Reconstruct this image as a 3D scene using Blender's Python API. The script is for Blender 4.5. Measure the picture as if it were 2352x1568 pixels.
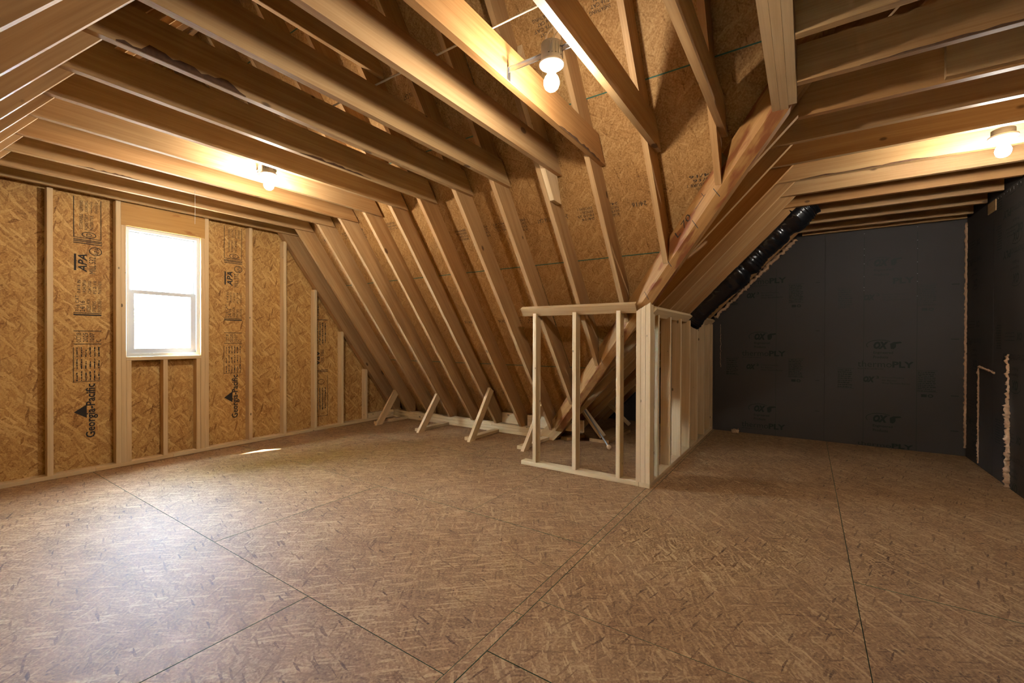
import bpy, math, random
from mathutils import Matrix, Vector
random.seed(7)
for o in list(bpy.data.objects): bpy.data.objects.remove(o)
S = bpy.context.scene
C = S.collection

# ------------------------------------------------------------------ camera, sky, sun, exposure
F, TH, PI_, RO, H = 1006.6, .5918, -.0050, .0026, 1.21
fw = Vector((math.cos(TH)*math.cos(PI_), math.sin(TH)*math.cos(PI_), math.sin(PI_)))
r0 = Vector((math.sin(TH), -math.cos(TH), 0)); u0 = r0.cross(fw)
rt = r0*math.cos(RO)+u0*math.sin(RO); up = rt.cross(fw)
cam = bpy.data.cameras.new('camera'); cam.sensor_width = 36; cam.sensor_fit = 'HORIZONTAL'
cam.lens = F*36/2352; cam.clip_start = .02
co = bpy.data.objects.new('camera', cam); C.objects.link(co)
co.matrix_world = Matrix(((rt.x, up.x, -fw.x, 0), (rt.y, up.y, -fw.y, 0), (rt.z, up.z, -fw.z, H), (0, 0, 0, 1)))
S.camera = co
W = bpy.data.worlds.new('sky'); S.world = W; W.use_nodes = True
bg = W.node_tree.nodes['Background']; bg.inputs[0].default_value = (.60, .79, 1.0, 1); bg.inputs[1].default_value = 160.0
sun = bpy.data.lights.new('sun', 'SUN'); sun.energy = 160; sun.angle = .0093; sun.color = (1, .95, .87)
so = bpy.data.objects.new('sun', sun); C.objects.link(so); so.location = (-3, 12, 12)
so.rotation_euler = Vector((.46, -.45, -1.07)).to_track_quat('-Z', 'Y').to_euler()
S.view_settings.view_transform = 'Standard'; S.view_settings.look = 'None'
S.view_settings.gamma = 1; S.view_settings.use_curve_mapping = False
S.view_settings.exposure = 0.0
BULB = 760.0
S.cycles.max_bounces = 8; S.cycles.diffuse_bounces = 2; S.cycles.glossy_bounces = 2; S.cycles.transmission_bounces = 2; S.cycles.transparent_max_bounces = 6
S.cycles.caustics_reflective = False; S.cycles.caustics_refractive = False; S.cycles.use_adaptive_sampling = True; S.cycles.adaptive_threshold = .05

# ------------------------------------------------------------------ materials
def nt(name):
    m = bpy.data.materials.new(name); m.use_nodes = True
    t = m.node_tree; b = t.nodes['Principled BSDF']
    return m, t, b
def N(t, typ, **kw):
    n = t.nodes.new(typ)
    for k, v in kw.items():
        if k.startswith('i'): n.inputs[int(k[1:])].default_value = v
        else: setattr(n, k, v)
    return n
def ramp(t, stops):
    n = t.nodes.new('ShaderNodeValToRGB'); cr = n.color_ramp
    while len(cr.elements) > 1: cr.elements.remove(cr.elements[-1])
    cr.elements[0].position, cr.elements[0].color = stops[0][0], (*stops[0][1], 1)
    for p, c in stops[1:]:
        e = cr.elements.new(p); e.color = (*c, 1)
    return n
def math_(t, op, a, b=None):
    n = t.nodes.new('ShaderNodeMath'); n.operation = op
    for i, v in enumerate((a, b)):
        if v is None: continue
        if isinstance(v, (int, float)): n.inputs[i].default_value = v
        else: t.links.new(v, n.inputs[i])
    return n.outputs[0]
def mixf(t, f, a, b):
    n = t.nodes.new('ShaderNodeMix'); n.data_type = 'FLOAT'
    for i, v in ((0, f), (2, a), (3, b)):
        if isinstance(v, (int, float)): n.inputs[i].default_value = v
        else: t.links.new(v, n.inputs[i])
    return n.outputs[0]
def mixc(t, f, a, b, blend='MIX'):
    n = t.nodes.new('ShaderNodeMix'); n.data_type = 'RGBA'; n.blend_type = blend
    for i, v in ((0, f), (6, a), (7, b)):
        if isinstance(v, (int, float)): n.inputs[i].default_value = v
        elif isinstance(v, tuple): n.inputs[i].default_value = (*v, 1)
        else: t.links.new(v, n.inputs[i])
    return n.outputs[2]
def local_coords(t, spread):
    tc = N(t, 'ShaderNodeTexCoord'); oi = N(t, 'ShaderNodeObjectInfo')
    cx = N(t, 'ShaderNodeCombineXYZ')
    t.links.new(math_(t, 'MULTIPLY', oi.outputs['Random'], spread), cx.inputs[0])
    t.links.new(math_(t, 'MULTIPLY', oi.outputs['Random'], spread*.73), cx.inputs[1])
    t.links.new(math_(t, 'MULTIPLY', oi.outputs['Random'], spread*.41), cx.inputs[2])
    v = N(t, 'ShaderNodeVectorMath', operation='ADD')
    t.links.new(tc.outputs['Object'], v.inputs[0]); t.links.new(cx.outputs[0], v.inputs[1])
    return v.outputs[0], oi.outputs['Random'], tc.outputs['Object']

def osb(name, stops, L, Wd, bias, rough=.62, jitter=.35, fine=.25, bump=.25):
    """strand board: layers of stretched cells turned to different angles lying over each other"""
    m, t, b = nt(name)
    v, rnd, _ = local_coords(t, 37)
    warp = N(t, 'ShaderNodeTexNoise', i2=7.0, i3=1.0); warp.noise_dimensions = '2D'
    t.links.new(v, warp.inputs['Vector'])
    wv = N(t, 'ShaderNodeVectorMath', operation='SCALE'); wv.inputs['Scale'].default_value = .012
    t.links.new(warp.outputs['Color'], wv.inputs[0])
    va = N(t, 'ShaderNodeVectorMath', operation='ADD'); t.links.new(v, va.inputs[0]); t.links.new(wv.outputs[0], va.inputs[1])
    shade = None
    #            angle  cover  size  tone range
    for i, (ang, thr, k, lo_, hi_) in enumerate(((.1, 0, .8, .3, .75), (1.15, .5, .7, .25, .8), (-.55, .5, .8, .3, .75), (.45, .6, .9, .3, .8), (-1.0, .84, 1.1, .2, .85), (.75, .86, 1.2, .65, .95), (-.2, .92, .9, .12, .7))):
        mp = N(t, 'ShaderNodeMapping', vector_type='TEXTURE')
        mp.inputs['Rotation'].default_value = (0, 0, bias+ang); mp.inputs['Scale'].default_value = (L*k, Wd*k, 1)
        mp.inputs['Location'].default_value = (i*.37, i*.19, 0)
        t.links.new(va.outputs[0], mp.inputs['Vector'])
        vo = N(t, 'ShaderNodeTexVoronoi', voronoi_dimensions='2D'); vo.inputs['Scale'].default_value = 1
        t.links.new(mp.outputs[0], vo.inputs['Vector'])
        sp = N(t, 'ShaderNodeSeparateColor'); t.links.new(vo.outputs['Color'], sp.inputs[0])
        sh = math_(t, 'ADD', math_(t, 'MULTIPLY', sp.outputs[0], hi_-lo_), lo_)
        if shade is None: shade = sh
        else: shade = mixf(t, math_(t, 'GREATER_THAN', sp.outputs[1], thr), shade, sh)
    fn = N(t, 'ShaderNodeTexNoise'); fn.noise_dimensions = '2D'; fn.inputs['Scale'].default_value = 95; fn.inputs['Detail'].default_value = 4
    t.links.new(v, fn.inputs['Vector'])
    lo = N(t, 'ShaderNodeTexNoise'); lo.noise_dimensions = '2D'; lo.inputs['Scale'].default_value = 2.2; lo.inputs['Detail'].default_value = 2
    t.links.new(v, lo.inputs['Vector'])
    x = math_(t, 'ADD', math_(t, 'MULTIPLY', shade, jitter*2), .5-jitter)
    x = math_(t, 'ADD', x, math_(t, 'MULTIPLY', math_(t, 'SUBTRACT', fn.outputs[0], .5), fine*2))
    x = math_(t, 'ADD', x, math_(t, 'MULTIPLY', math_(t, 'SUBTRACT', lo.outputs[0], .5), .35))
    r = ramp(t, stops); t.links.new(x, r.inputs[0]); t.links.new(r.outputs[0], b.inputs['Base Color'])
    b.inputs['Roughness'].default_value = rough
    if name != 'osb_floor': b.inputs['Specular IOR Level'].default_value = .2
    if bump:
        bp = N(t, 'ShaderNodeBump'); bp.inputs['Strength'].default_value = bump; bp.inputs['Distance'].default_value = .0015
        t.links.new(fn.outputs[0], bp.inputs['Height']); t.links.new(bp.outputs[0], b.inputs['Normal'])
    return m

def pine(name, light, dark, tint_a, tint_b, knots=1.0, rough=.55, stain=None, kc=(4.5, 8.5, 8.5)):
    """softwood: grain runs along the piece's own X"""
    m, t, b = nt(name)
    v, rnd, raw = local_coords(t, 29)
    def nz(scale, det, sc=1.0, dist=0):
        mp = N(t, 'ShaderNodeMapping'); mp.inputs['Scale'].default_value = scale; t.links.new(v, mp.inputs['Vector'])
        n = N(t, 'ShaderNodeTexNoise'); n.inputs['Scale'].default_value = sc; n.inputs['Detail'].default_value = det
        n.inputs['Distortion'].default_value = dist; t.links.new(mp.outputs[0], n.inputs['Vector']); return n.outputs[0]
    g = nz((1.1, 26, 26), 5, 1, .6); g2 = nz((2.5, 110, 110), 3); lo = nz((1.5, 5, 5), 2)
    x = math_(t, 'ADD', math_(t, 'MULTIPLY', g, .9), math_(t, 'MULTIPLY', g2, .55))
    x = math_(t, 'ADD', x, math_(t, 'MULTIPLY', lo, .45))
    mr = N(t, 'ShaderNodeMapRange'); mr.inputs[1].default_value = .65; mr.inputs[2].default_value = 1.25; t.links.new(x, mr.inputs[0])
    col = mixc(t, mr.outputs[0], light, dark)
    tint = ramp(t, [(0, tint_a), (.5, (1, 1, 1)), (1, tint_b)]); t.links.new(rnd, tint.inputs[0])
    col = mixc(t, 1.0, col, tint.outputs[0], 'MULTIPLY')
    mp = N(t, 'ShaderNodeMapping'); mp.inputs['Scale'].default_value = kc; t.links.new(v, mp.inputs['Vector'])
    vo = N(t, 'ShaderNodeTexVoronoi'); vo.inputs['Scale'].default_value = 1; t.links.new(mp.outputs[0], vo.inputs['Vector'])
    sp = N(t, 'ShaderNodeSeparateColor'); t.links.new(vo.outputs['Color'], sp.inputs[0])
    sz = math_(t, 'MULTIPLY', math_(t, 'GREATER_THAN', sp.outputs[0], .66), math_(t, 'MULTIPLY', sp.outputs[1], .20*knots))
    k = N(t, 'ShaderNodeMapRange'); k.interpolation_type = 'SMOOTHSTEP'
    t.links.new(math_(t, 'SUBTRACT', sz, vo.outputs['Distance']), k.inputs[0]); k.inputs[1].default_value = -.015; k.inputs[2].default_value = .05
    col = mixc(t, math_(t, 'MULTIPLY', k.outputs[0], .8), col, (.085, .040, .018))
    if stain:
        sn = nz((3.5, 12, 12), 6, 1, .25)
        sm = N(t, 'ShaderNodeMapRange'); sm.inputs[1].default_value = stain[0]; sm.inputs[2].default_value = stain[0]+.10; t.links.new(sn, sm.inputs[0])
        col = mixc(t, math_(t, 'MULTIPLY', sm.outputs[0], .85), col, stain[1])
    t.links.new(col, b.inputs['Base Color']); b.inputs['Roughness'].default_value = rough; b.inputs['Specular IOR Level'].default_value = .25
    bp = N(t, 'ShaderNodeBump'); bp.inputs['Strength'].default_value = .15; bp.inputs['Distance'].default_value = .001
    t.links.new(g2, bp.inputs['Height']); t.links.new(bp.outputs[0], b.inputs['Normal'])
    return m
def plain(name, col, rough=.6, metal=0, noise=.12, sc=40, emit=None):
    m, t, b = nt(name)
    v, rnd, raw = local_coords(t, 11)
    n = N(t, 'ShaderNodeTexNoise'); n.inputs['Scale'].default_value = sc; n.inputs['Detail'].default_value = 3; t.links.new(v, n.inputs['Vector'])
    c = mixc(t, n.outputs[0], tuple(x*(1-noise) for x in col), tuple(min(1, x*(1+noise)) for x in col))
    t.links.new(c, b.inputs['Base Color']); b.inputs['Roughness'].default_value = rough; b.inputs['Metallic'].default_value = metal
    if emit:
        b.inputs['Emission Color'].default_value = (*emit[0], 1); b.inputs['Emission Strength'].default_value = emit[1]
    return m

M = {}
M['osb_wall'] = osb('osb_wall', [(0, (.13, .050, .014)), (.3, (.42, .205, .060)), (.6, (.60, .335, .105)), (1, (.80, .53, .21))], .085, .015, math.pi/2, jitter=.44, fine=.34)
M['osb_roof'] = osb('osb_roof', [(0, (.09, .036, .010)), (.3, (.33, .160, .047)), (.6, (.46, .245, .082)), (1, (.62, .38, .15))], .06, .010, 0, fine=.45, jitter=.30)
M['osb_floor'] = osb('osb_floor', [(0, (.075, .030, .012)), (.28, (.24, .117, .046)), (.6, (.37, .198, .082)), (1, (.58, .37, .18))], .070, .0090, 0, rough=.62, fine=.42, jitter=.46)
M['green'] = plain('edge_seal_green', (.028, .115, .070), .7)
M['joist'] = pine('joist_pine', (.58, .375, .18), (.38, .205, .078), (.92, .76, .58), (1.05, 1.08, 1.05))
M['rafter'] = pine('rafter_pine', (.59, .38, .18), (.39, .21, .08), (.92, .80, .66), (1.05, 1.0, .92))
M['stud'] = pine('stud_pine', (.86, .65, .385), (.69, .475, .245), (.97, .90, .80), (1.05, 1.05, .98), knots=1.0, kc=(10, 19, 19))
M['lvl'] = pine('veneer_beam', (.50, .26, .080), (.30, .13, .036), (1, .95, .9), (1, 1, 1), knots=0, stain=(.50, (.21, .060, .016)))
M['header'] = pine('header_board', (.60, .34, .10), (.46, .23, .06), (1, 1, 1), (1, 1, 1), knots=1, stain=(.60, (.34, .11, .025)))
M['under'] = plain('roof_underlayment', (.035, .03, .028), .9)
M['ply'] = plain('dark_sheathing_board', (.064, .054, .047), .6, noise=.10, sc=3)
M['ink_green'] = plain('green_print', (.008, .020, .012), .6)
M['ink_faint'] = plain('faint_green_print', (.040, .047, .040), .6)
M['ink'] = plain('black_print', (.025, .020, .016), .8)
M['vinyl'] = plain('white_vinyl', (.83, .84, .84), .35, noise=.02)
M['steel'] = plain('galvanised_steel', (.60, .61, .62), .3, 1, noise=.15)
M['grey'] = plain('grey_plastic', (.22, .215, .21), .5)
M['white'] = plain('white_porcelain', (.82, .81, .79), .25, noise=.02)
M['cable'] = plain('white_cable_jacket', (.72, .66, .55), .4, noise=.04)
M['black'] = plain('black_plastic_film', (.008, .008, .009), .22, noise=.2)
M['foam'] = plain('spray_foam', (.66, .42, .24), .85, noise=.35, sc=60)
M['bulb'] = plain('lit_bulb', (1, 1, 1), .3, noise=0, emit=((1, .94, .85), BULB))
M['bulb_b'] = plain('lit_bulb_brighter', (1, 1, 1), .3, noise=0, emit=((1, .94, .85), BULB*1.45))
M['wane'] = plain('bark_edge', (.10, .045, .018), .9, noise=.5, sc=60)
M['bark'] = plain('bark', (.20, .17, .15), .9, noise=.4, sc=6)
M['leaf'] = plain('leaves', (.12, .26, .06), .7, noise=.5, sc=3)
M['ground'] = plain('leaf_litter', (.46, .42, .36), .95, noise=.2, sc=2)
m, t, b = nt('window_glass'); M['glass'] = m
tr = N(t, 'ShaderNodeBsdfTransparent'); gl = N(t, 'ShaderNodeBsdfGlossy'); gl.inputs['Roughness'].default_value = .02
mx = N(t, 'ShaderNodeMixShader'); mx.inputs[0].default_value = .05
t.links.new(tr.outputs[0], mx.inputs[1]); t.links.new(gl.outputs[0], mx.inputs[2]); t.links.new(mx.outputs[0], t.nodes['Material Output'].inputs[0])

# ------------------------------------------------------------------ builders
def link(name, me, parent=None, mw=None):
    o = bpy.data.objects.new(name, me); C.objects.link(o)
    if parent is not None:
        o.parent = parent
        w = parent
        inv = Matrix.Translation(-Vector(w['_loc'])) if '_loc' in w else w.matrix_basis.inverted()
        o.matrix_parent_inverse = inv
    if mw is not None: o.matrix_basis = mw
    return o
def root(name, loc=(0, 0, 0), label=None, cat=None, group=None, kind=None):
    o = bpy.data.objects.new(name, None); C.objects.link(o); o.location = loc; o.empty_display_size = .1
    o['_loc'] = loc
    return tag(o, label, cat, group, kind)
def tag(o, label=None, cat=None, group=None, kind=None):
    for k, v in (('label', label), ('category', cat), ('group', group), ('kind', kind)):
        if v: o[k] = v
    return o
def mesh(name, vs, fs, mats, idx=None, smooth=False):
    me = bpy.data.meshes.new(name); me.from_pydata([tuple(v) for v in vs], [], fs)
    for mm in (mats if isinstance(mats, (list, tuple)) else [mats]): me.materials.append(M[mm])
    if idx: me.polygons.foreach_set('material_index', idx)
    if smooth: me.polygons.foreach_set('use_smooth', [True]*len(me.polygons))
    me.update(); return me
def frame(o, e1, e2, e3):
    return Matrix(((e1[0], e2[0], e3[0], o[0]), (e1[1], e2[1], e3[1], o[1]), (e1[2], e2[2], e3[2], o[2]), (0, 0, 0, 1)))
_cache = {}
def lumber(name, parent, A, B, w, d, upv=(0, 0, 1), mat='stud', ch=.003):
    """straight sawn board from A to B (centre line); w across, d along upv; eased edges"""
    A, B = Vector(A), Vector(B); L = (B-A).length; e1 = (B-A)/L
    e3 = Vector(upv); e3 = (e3-e1*e3.dot(e1)).normalized(); e2 = e3.cross(e1)
    key = (round(L, 4), w, d, mat)
    if key not in _cache:
        a, c = w/2, d/2
        prof = [(-a+ch, -c), (a-ch, -c), (a, -c+ch), (a, c-ch), (a-ch, c), (-a+ch, c), (-a, c-ch), (-a, -c+ch)]
        vs = [(x, p, q) for x in (0, L) for p, q in prof]
        fs = [(i, (i+1) % 8, 8+(i+1) % 8, 8+i) for i in range(8)]+[tuple(range(7, -1, -1)), tuple(range(8, 16))]
        _cache[key] = mesh(name, vs, fs, mat)
    return link(name, _cache[key], parent, frame(A, e1, e2, e3))
def clip(poly, nx, nz, c):
    out = []
    for i in range(len(poly)):
        p, q = poly[i-1], poly[i]
        dp, dq = nx*p[0]+nz*p[1]-c, nx*q[0]+nz*q[1]-c
        if (dp <= 0) != (dq <= 0):
            s = dp/(dp-dq); out.append((p[0]+(q[0]-p[0])*s, p[1]+(q[1]-p[1])*s))
        if dq <= 0: out.append(q)
    return out
def prism(name, parent, axis, lo, hi, poly, g, mat, mats=None):
    """poly in the (x,z) plane (axis y) or (y,z) plane (axis x), extruded lo..hi; grain along g"""
    if len(poly) < 3: return None
    gl_ = math.hypot(*g); g = (g[0]/gl_, g[1]/gl_); p = (-g[1], g[0])
    o2 = poly[0]
    if axis == 'y':
        e1, e2 = Vector((g[0], 0, g[1])), Vector((p[0], 0, p[1])); o = Vector((o2[0], lo, o2[1])); ex = Vector((0, 1, 0))
    elif axis == 'x':
        e1, e2 = Vector((0, g[0], g[1])), Vector((0, p[0], p[1])); o = Vector((lo, o2[0], o2[1])); ex = Vector((1, 0, 0))
    else:
        e1, e2 = Vector((g[0], g[1], 0)), Vector((p[0], p[1], 0)); o = Vector((o2[0], o2[1], lo)); ex = Vector((0, 0, 1))
    e3 = e1.cross(e2); s = e3.dot(ex)*(hi-lo)
    pts = [((a-o2[0])*g[0]+(b_-o2[1])*g[1], (a-o2[0])*p[0]+(b_-o2[1])*p[1]) for a, b_ in poly]
    ar = sum(pts[i-1][0]*pts[i][1]-pts[i][0]*pts[i-1][1] for i in range(len(pts)))
    if ar < 0: pts = pts[::-1]
    n = len(pts); z0, z1 = min(0, s), max(0, s)
    vs = [(a, b_, z0) for a, b_ in pts]+[(a, b_, z1) for a, b_ in pts]
    fs = [tuple(range(n-1, -1, -1)), tuple(range(n, 2*n))]+[(i, (i+1) % n, n+(i+1) % n, n+i) for i in range(n)]
    return link(name, mesh(name, vs, fs, mats or mat, ([0, 0]+[1]*n) if mats else None), parent, frame(o, e1, e2, e3))
def boxm(vs, fs, x0, x1, y0, y1, z0, z1):
    n = len(vs)
    vs += [(x0, y0, z0), (x1, y0, z0), (x1, y1, z0), (x0, y1, z0), (x0, y0, z1), (x1, y0, z1), (x1, y1, z1), (x0, y1, z1)]
    fs += [tuple(n+i for i in f) for f in ((3, 2, 1, 0), (4, 5, 6, 7), (0, 1, 5, 4), (1, 2, 6, 5), (2, 3, 7, 6), (3, 0, 4, 7))]
def boxes(name, parent, bs, mat, mats=None, idx=None):
    vs, fs = [], []
    for q in bs: boxm(vs, fs, *q)
    return link(name, mesh(name, vs, fs, mats or mat, idx), parent)
def lathe(name, parent, prof, loc, mat, n=24, axis=None):
    vs, fs = [], []
    for r, z in prof:
        for i in range(n):
            a = 2*math.pi*i/n; vs.append((r*math.cos(a), r*math.sin(a), z))
    k = len(prof)
    for j in range(k-1):
        for i in range(n): fs.append((j*n+i, j*n+(i+1) % n, (j+1)*n+(i+1) % n, (j+1)*n+i))
    fs.append(tuple(range(n-1, -1, -1))); fs.append(tuple(range((k-1)*n, k*n)))
    return link(name, mesh(name, vs, fs, mat, smooth=True), parent, Matrix.Translation(loc) @ (axis or Matrix()))
def tube(name, parent, pts, rad, mat, n=10, jit=0, wob=0, flat=None):
    """tube along points; rad number or per-point list; jit = lumpy surface"""
    pts = [Vector(p) for p in pts]; vs, fs = [], []
    e = None
    for j, p in enumerate(pts):
        tg = (pts[min(j+1, len(pts)-1)]-pts[max(j-1, 0)]).normalized()
        if e is None: e = tg.orthogonal().normalized()
        e = (e-tg*e.dot(tg)).normalized(); f = tg.cross(e)
        r = rad[j] if isinstance(rad, (list, tuple)) else rad
        q = p+Vector((random.uniform(-wob, wob), random.uniform(-wob, wob), random.uniform(-wob, wob)))
        for i in range(n):
            a = 2*math.pi*i/n; rr = r*(1+random.uniform(-jit, jit))
            d = (e*math.cos(a)+f*math.sin(a))*rr
            vs.append(q+d)
    for j in range(len(pts)-1):
        for i in range(n): fs.append((j*n+i, j*n+(i+1) % n, (j+1)*n+(i+1) % n, (j+1)*n+i))
    fs.append(tuple(range(n-1, -1, -1))); fs.append(tuple(range((len(pts)-1)*n, len(pts)*n)))
    return link(name, mesh(name, vs, fs, mat, smooth=True), parent)
def spline(P, n):
    P = [Vector(p) for p in P]; out = []
    Q = [P[0]]+P+[P[-1]]
    for i in range(1, len(Q)-2):
        for k in range(n):
            u = k/n; a, b_, c, d = Q[i-1:i+3]
            out.append(.5*((2*b_)+(c-a)*u+(2*a-5*b_+4*c-d)*u*u+(3*b_-a-3*c+d)*u**3))
    out.append(P[-1]); return out
# --- printed lettering: flat ink meshes collected on a sheet
_tc = bpy.data.curves.new('glyphs', 'FONT'); _to = bpy.data.objects.new('glyphs', _tc); C.objects.link(_to)
_txt = {}
def glyphs(s, bold=0, shear=0):
    key = (s, bold, shear)
    if key not in _txt:
        _tc.body = s; _tc.size = 1; _tc.offset = bold; _tc.shear = shear; _tc.resolution_u = 2
        bpy.context.view_layer.update()
        me = _to.to_mesh(); vs = [v.co.copy() for v in me.vertices]; fs = [tuple(p.vertices) for p in me.polygons]; _to.to_mesh_clear()
        if not vs: vs, fs = [Vector((0, 0, 0))], []
        x0 = min(v.x for v in vs); x1 = max(v.x for v in vs); y0 = min(v.y for v in vs); y1 = max(v.y for v in vs)
        _txt[key] = ([((v.x-x0)/max(x1-x0, 1e-6), (v.y-y0)/max(y1-y0, 1e-6)) for v in vs], fs)
    return _txt[key]
class Ink:
    """2-D print in a frame: origin o, ex = reading direction, ey = up of the letters"""
    def __init__(s, o, ex, ey, lift=.0012):
        s.o, s.ex, s.ey = Vector(o), Vector(ex).normalized(), Vector(ey).normalized(); s.n = s.ex.cross(s.ey); s.lift = lift; s.vs, s.fs = [], []
    def add(s, pts, fs):
        n = len(s.vs); s.vs += [(p[0], p[1], s.lift) for p in pts]; s.fs += [tuple(n+i for i in f) for f in fs]
    def text(s, x, y, w, h, body, bold=0, shear=0):
        p, f = glyphs(body, bold, shear); s.add([(x+a*w, y+b_*h) for a, b_ in p], f)
    def rect(s, x, y, w, h): s.add([(x, y), (x+w, y), (x+w, y+h), (x, y+h)], [(0, 1, 2, 3)])
    def poly(s, pts): s.add(pts, [tuple(range(len(pts)))])
    def ring(s, cx, cy, rx, ry, th, a0=0, a1=2*math.pi, n=24):
        pts, fs = [], []
        for i in range(n+1):
            a = a0+(a1-a0)*i/n; c, d = math.cos(a), math.sin(a)
            pts += [(cx+c*rx, cy+d*ry), (cx+c*(rx-th), cy+d*(ry-th))]
            if i: fs.append((2*i-2, 2*i, 2*i+1, 2*i-1))
        s.add(pts, fs)
    def lines(s, x, y, w, h, n, rnd=0.3):
        for i in range(n):
            yy = y+h*(1-(i+.8)/n); a = x
            while a < x+w*random.uniform(1-rnd, 1):
                b_ = random.choice((.008, .014, .02, .03))*random.uniform(.8, 1.2); b_ = min(b_, x+w-a)
                if b_ <= 0: break
                s.rect(a, yy+random.uniform(-.05, .05)*h/n, b_, h/n*random.uniform(.3, .5)); a += b_+random.uniform(.003, .008)
    def build(s, parent, mat, name='lettering'):
        return link(name, mesh(name, s.vs, s.fs, mat), parent, frame(s.o, s.ex, s.ey, s.n))

# ------------------------------------------------------------------ measures of the attic (metres)
YF, YB, YO = 5.35, 5.439, 5.451           # gable: stud face, board face, outer face
YR = -1.385                                # right wall
XF = 6.44                                  # far dark wall
P1, WS = 1.36, 1.03                        # roof pitches: main, wing
X0, Z0 = 2.87, 2.50                        # underside of main rafters passes here
RIDGE = 1.7275
D8, T = .184, .038
ZJ, ZK = 2.495, 2.485
mz = lambda x: Z0-P1*(x-X0)                # underside of main rafters
wz = lambda y: 1.51-WS*(y-1.04)            # underside of wing rafters
MV = D8*math.hypot(P1, 1); WV = D8*math.hypot(WS, 1)   # vertical thickness to the sheathing
JF = [5.29, 4.946, 4.515, 4.11, 3.70, 3.305, 2.916, 2.485, 2.08, 1.60, 1.24, .83, .42]
# valley line in plan
vy = lambda x: 1.04-(mz(x)-1.51)/WS
vx = lambda y: X0+(Z0-wz(y))/P1

# ------------------------------------------------------------------ floor
fl = boxes('floor', None, [(-1.4, 6.6, -5.6, 5.6, -.12, -.0185)], 'under')
tag(fl, kind='structure')
def panel(x0, x1, y0, y1, along):
    g = .0016
    poly = [(x0+g, y0+g), (x1-g, y0+g), (x1-g, y1-g), (x0+g, y1-g)]
    prism('subfloor_panel', fl, 'z', -.018, random.uniform(-.0006, .0004), poly, (1, 0) if along == 'x' else (0, 1), None, ['osb_floor', 'green'])
for x0, x1, js in ((-1.35, -.046, (1.08, 2.92, 5.36, YO)), (-.046, 1.173, (1.08, 1.94, 4.44, YO)), (1.173, 2.385, (1.08, 2.92, 5.36, YO)),
                   (2.385, 3.60, (1.08, 1.963, 4.475, YO)), (3.60, 5.2, (2.937, 5.33, YO)), (3.60, 5.0, (1.08, 2.937)), (5.0, 6.5, (1.08, 2.937))):
    for a, b_ in zip(js, js[1:]): panel(x0, x1, a, b_, 'y')
for a, b_ in ((-1.35, .62), (.62, 1.62), (1.62, 2.40), (2.40, 6.5)): panel(a, b_, 1.025, 1.08, 'x')
for y0, y1, js in ((-.20, 1.025, (-1.35, -.7, 1.356, 1.757, 4.2, 6.5)), (-1.42, -.20, (-1.35, .33, 2.772, 5.21, 6.5)), (-2.64, -1.42, (-1.35, 1.6, 4.04, 5.2)), (-3.86, -2.64, (-1.35, .4, 2.8, 5.2)), (-5.5, -3.86, (-1.35, 1.6, 4.04, 5.2))):
    for a, b_ in zip(js, js[1:]): panel(a, b_, y0, y1, 'x')

# ------------------------------------------------------------------ gable wall with window
WX0, WX1, WZ0, WZ1 = 1.409, 2.026, 1.035, 2.278
def ring_wall(y0, y1, top):
    """four polygons round the window, in (x,z); top(x) gives the roof line"""
    L, R = -1.3, 4.95
    ps = []
    def colpoly(xa, xb, za, zb=None):
        p = [(xa, za), (xb, za), (xb, 6), (xa, 6)] if zb is None else [(xa, za), (xb, za), (xb, zb), (xa, zb)]
        p = clip(p, P1, 1, Z0+P1*X0+MV); p = clip(p, -P1, 1, Z0+P1*X0+MV-2*P1*RIDGE); return p
    return colpoly
wl = root('wall_left', kind='structure')
cp = ring_wall(0, 0, None); GP = {}
for xa, xb, za, zb in ((-1.3, .287, 0, None), (.287, 1.371, 0, None), (1.371, WX0, 0, None), (WX0, WX1, 0, WZ0), (WX0, WX1, WZ1, None), (WX1, 2.081, 0, None),
                       (2.081, 3.34, 0, None), (3.34, 4.95, 0, None)):
    gp = prism('osb_panel', wl, 'y', YB, YO, cp(xa, xb, za, zb), (1, 0), 'osb_wall'); GP[(xa, za)] = gp
stud_x = [(-.29, -.252), (.115, .153), (.48, .518), (.885, .923), (2.511, 2.549), (2.914, 2.952), (3.323, 3.361), (3.722, 3.76), (4.122, 4.16)]
for a, b_ in stud_x:
    p = [(a, .038), (b_, .038), (b_, ZJ), (a, ZJ)]
    p = clip(p, P1, 1, Z0+P1*X0-.0); p = clip(p, -P1, 1, Z0+P1*X0-2*P1*RIDGE)
    xm = (a+b_)/2; zt = min(ZJ if xm < 2.8 else 9, mz(xm), mz(2*RIDGE-xm))
    lumber('stud', wl, (xm, (YF+YB)/2, .038), (xm, (YF+YB)/2, zt-.005), T, .089, (0, 1, 0))
for xm, z0, z1, nm in ((1.352, .038, ZJ, 'king_stud'), (1.390, .038, WZ1, 'jack_stud'), (1.428, .038, WZ0-.038, 'cripple_stud'), (1.715, .038, WZ0-.038, 'cripple_stud'),
                       (2.003, .038, WZ0-.038, 'cripple_stud'), (2.043, .038, WZ1, 'jack_stud'), (2.081, .038, ZJ, 'king_stud')):
    lumber(nm, wl, (xm, (YF+YB)/2, z0), (xm, (YF+YB)/2, z1), T, .089, (0, 1, 0))
lumber('window_header', wl, (1.371, (YF+YB)/2, (WZ1+ZJ)/2), (2.062, (YF+YB)/2, (WZ1+ZJ)/2), .089, ZJ-WZ1, (0, 0, 1), 'header')
lumber('sill_plate', wl, (1.409, (YF+YB)/2, WZ0-.019), (2.024, (YF+YB)/2, WZ0-.019), .089, .038)
for a, b_ in ((-1.3, .62), (.622, 1.19), (1.192, 1.78), (1.782, 2.93), (2.932, 4.17), (4.172, 4.65)):
    lumber('sole_plate', wl, (a, (YF+YB)/2, .019), (b_, (YF+YB)/2, .019), .089, .038)
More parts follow.
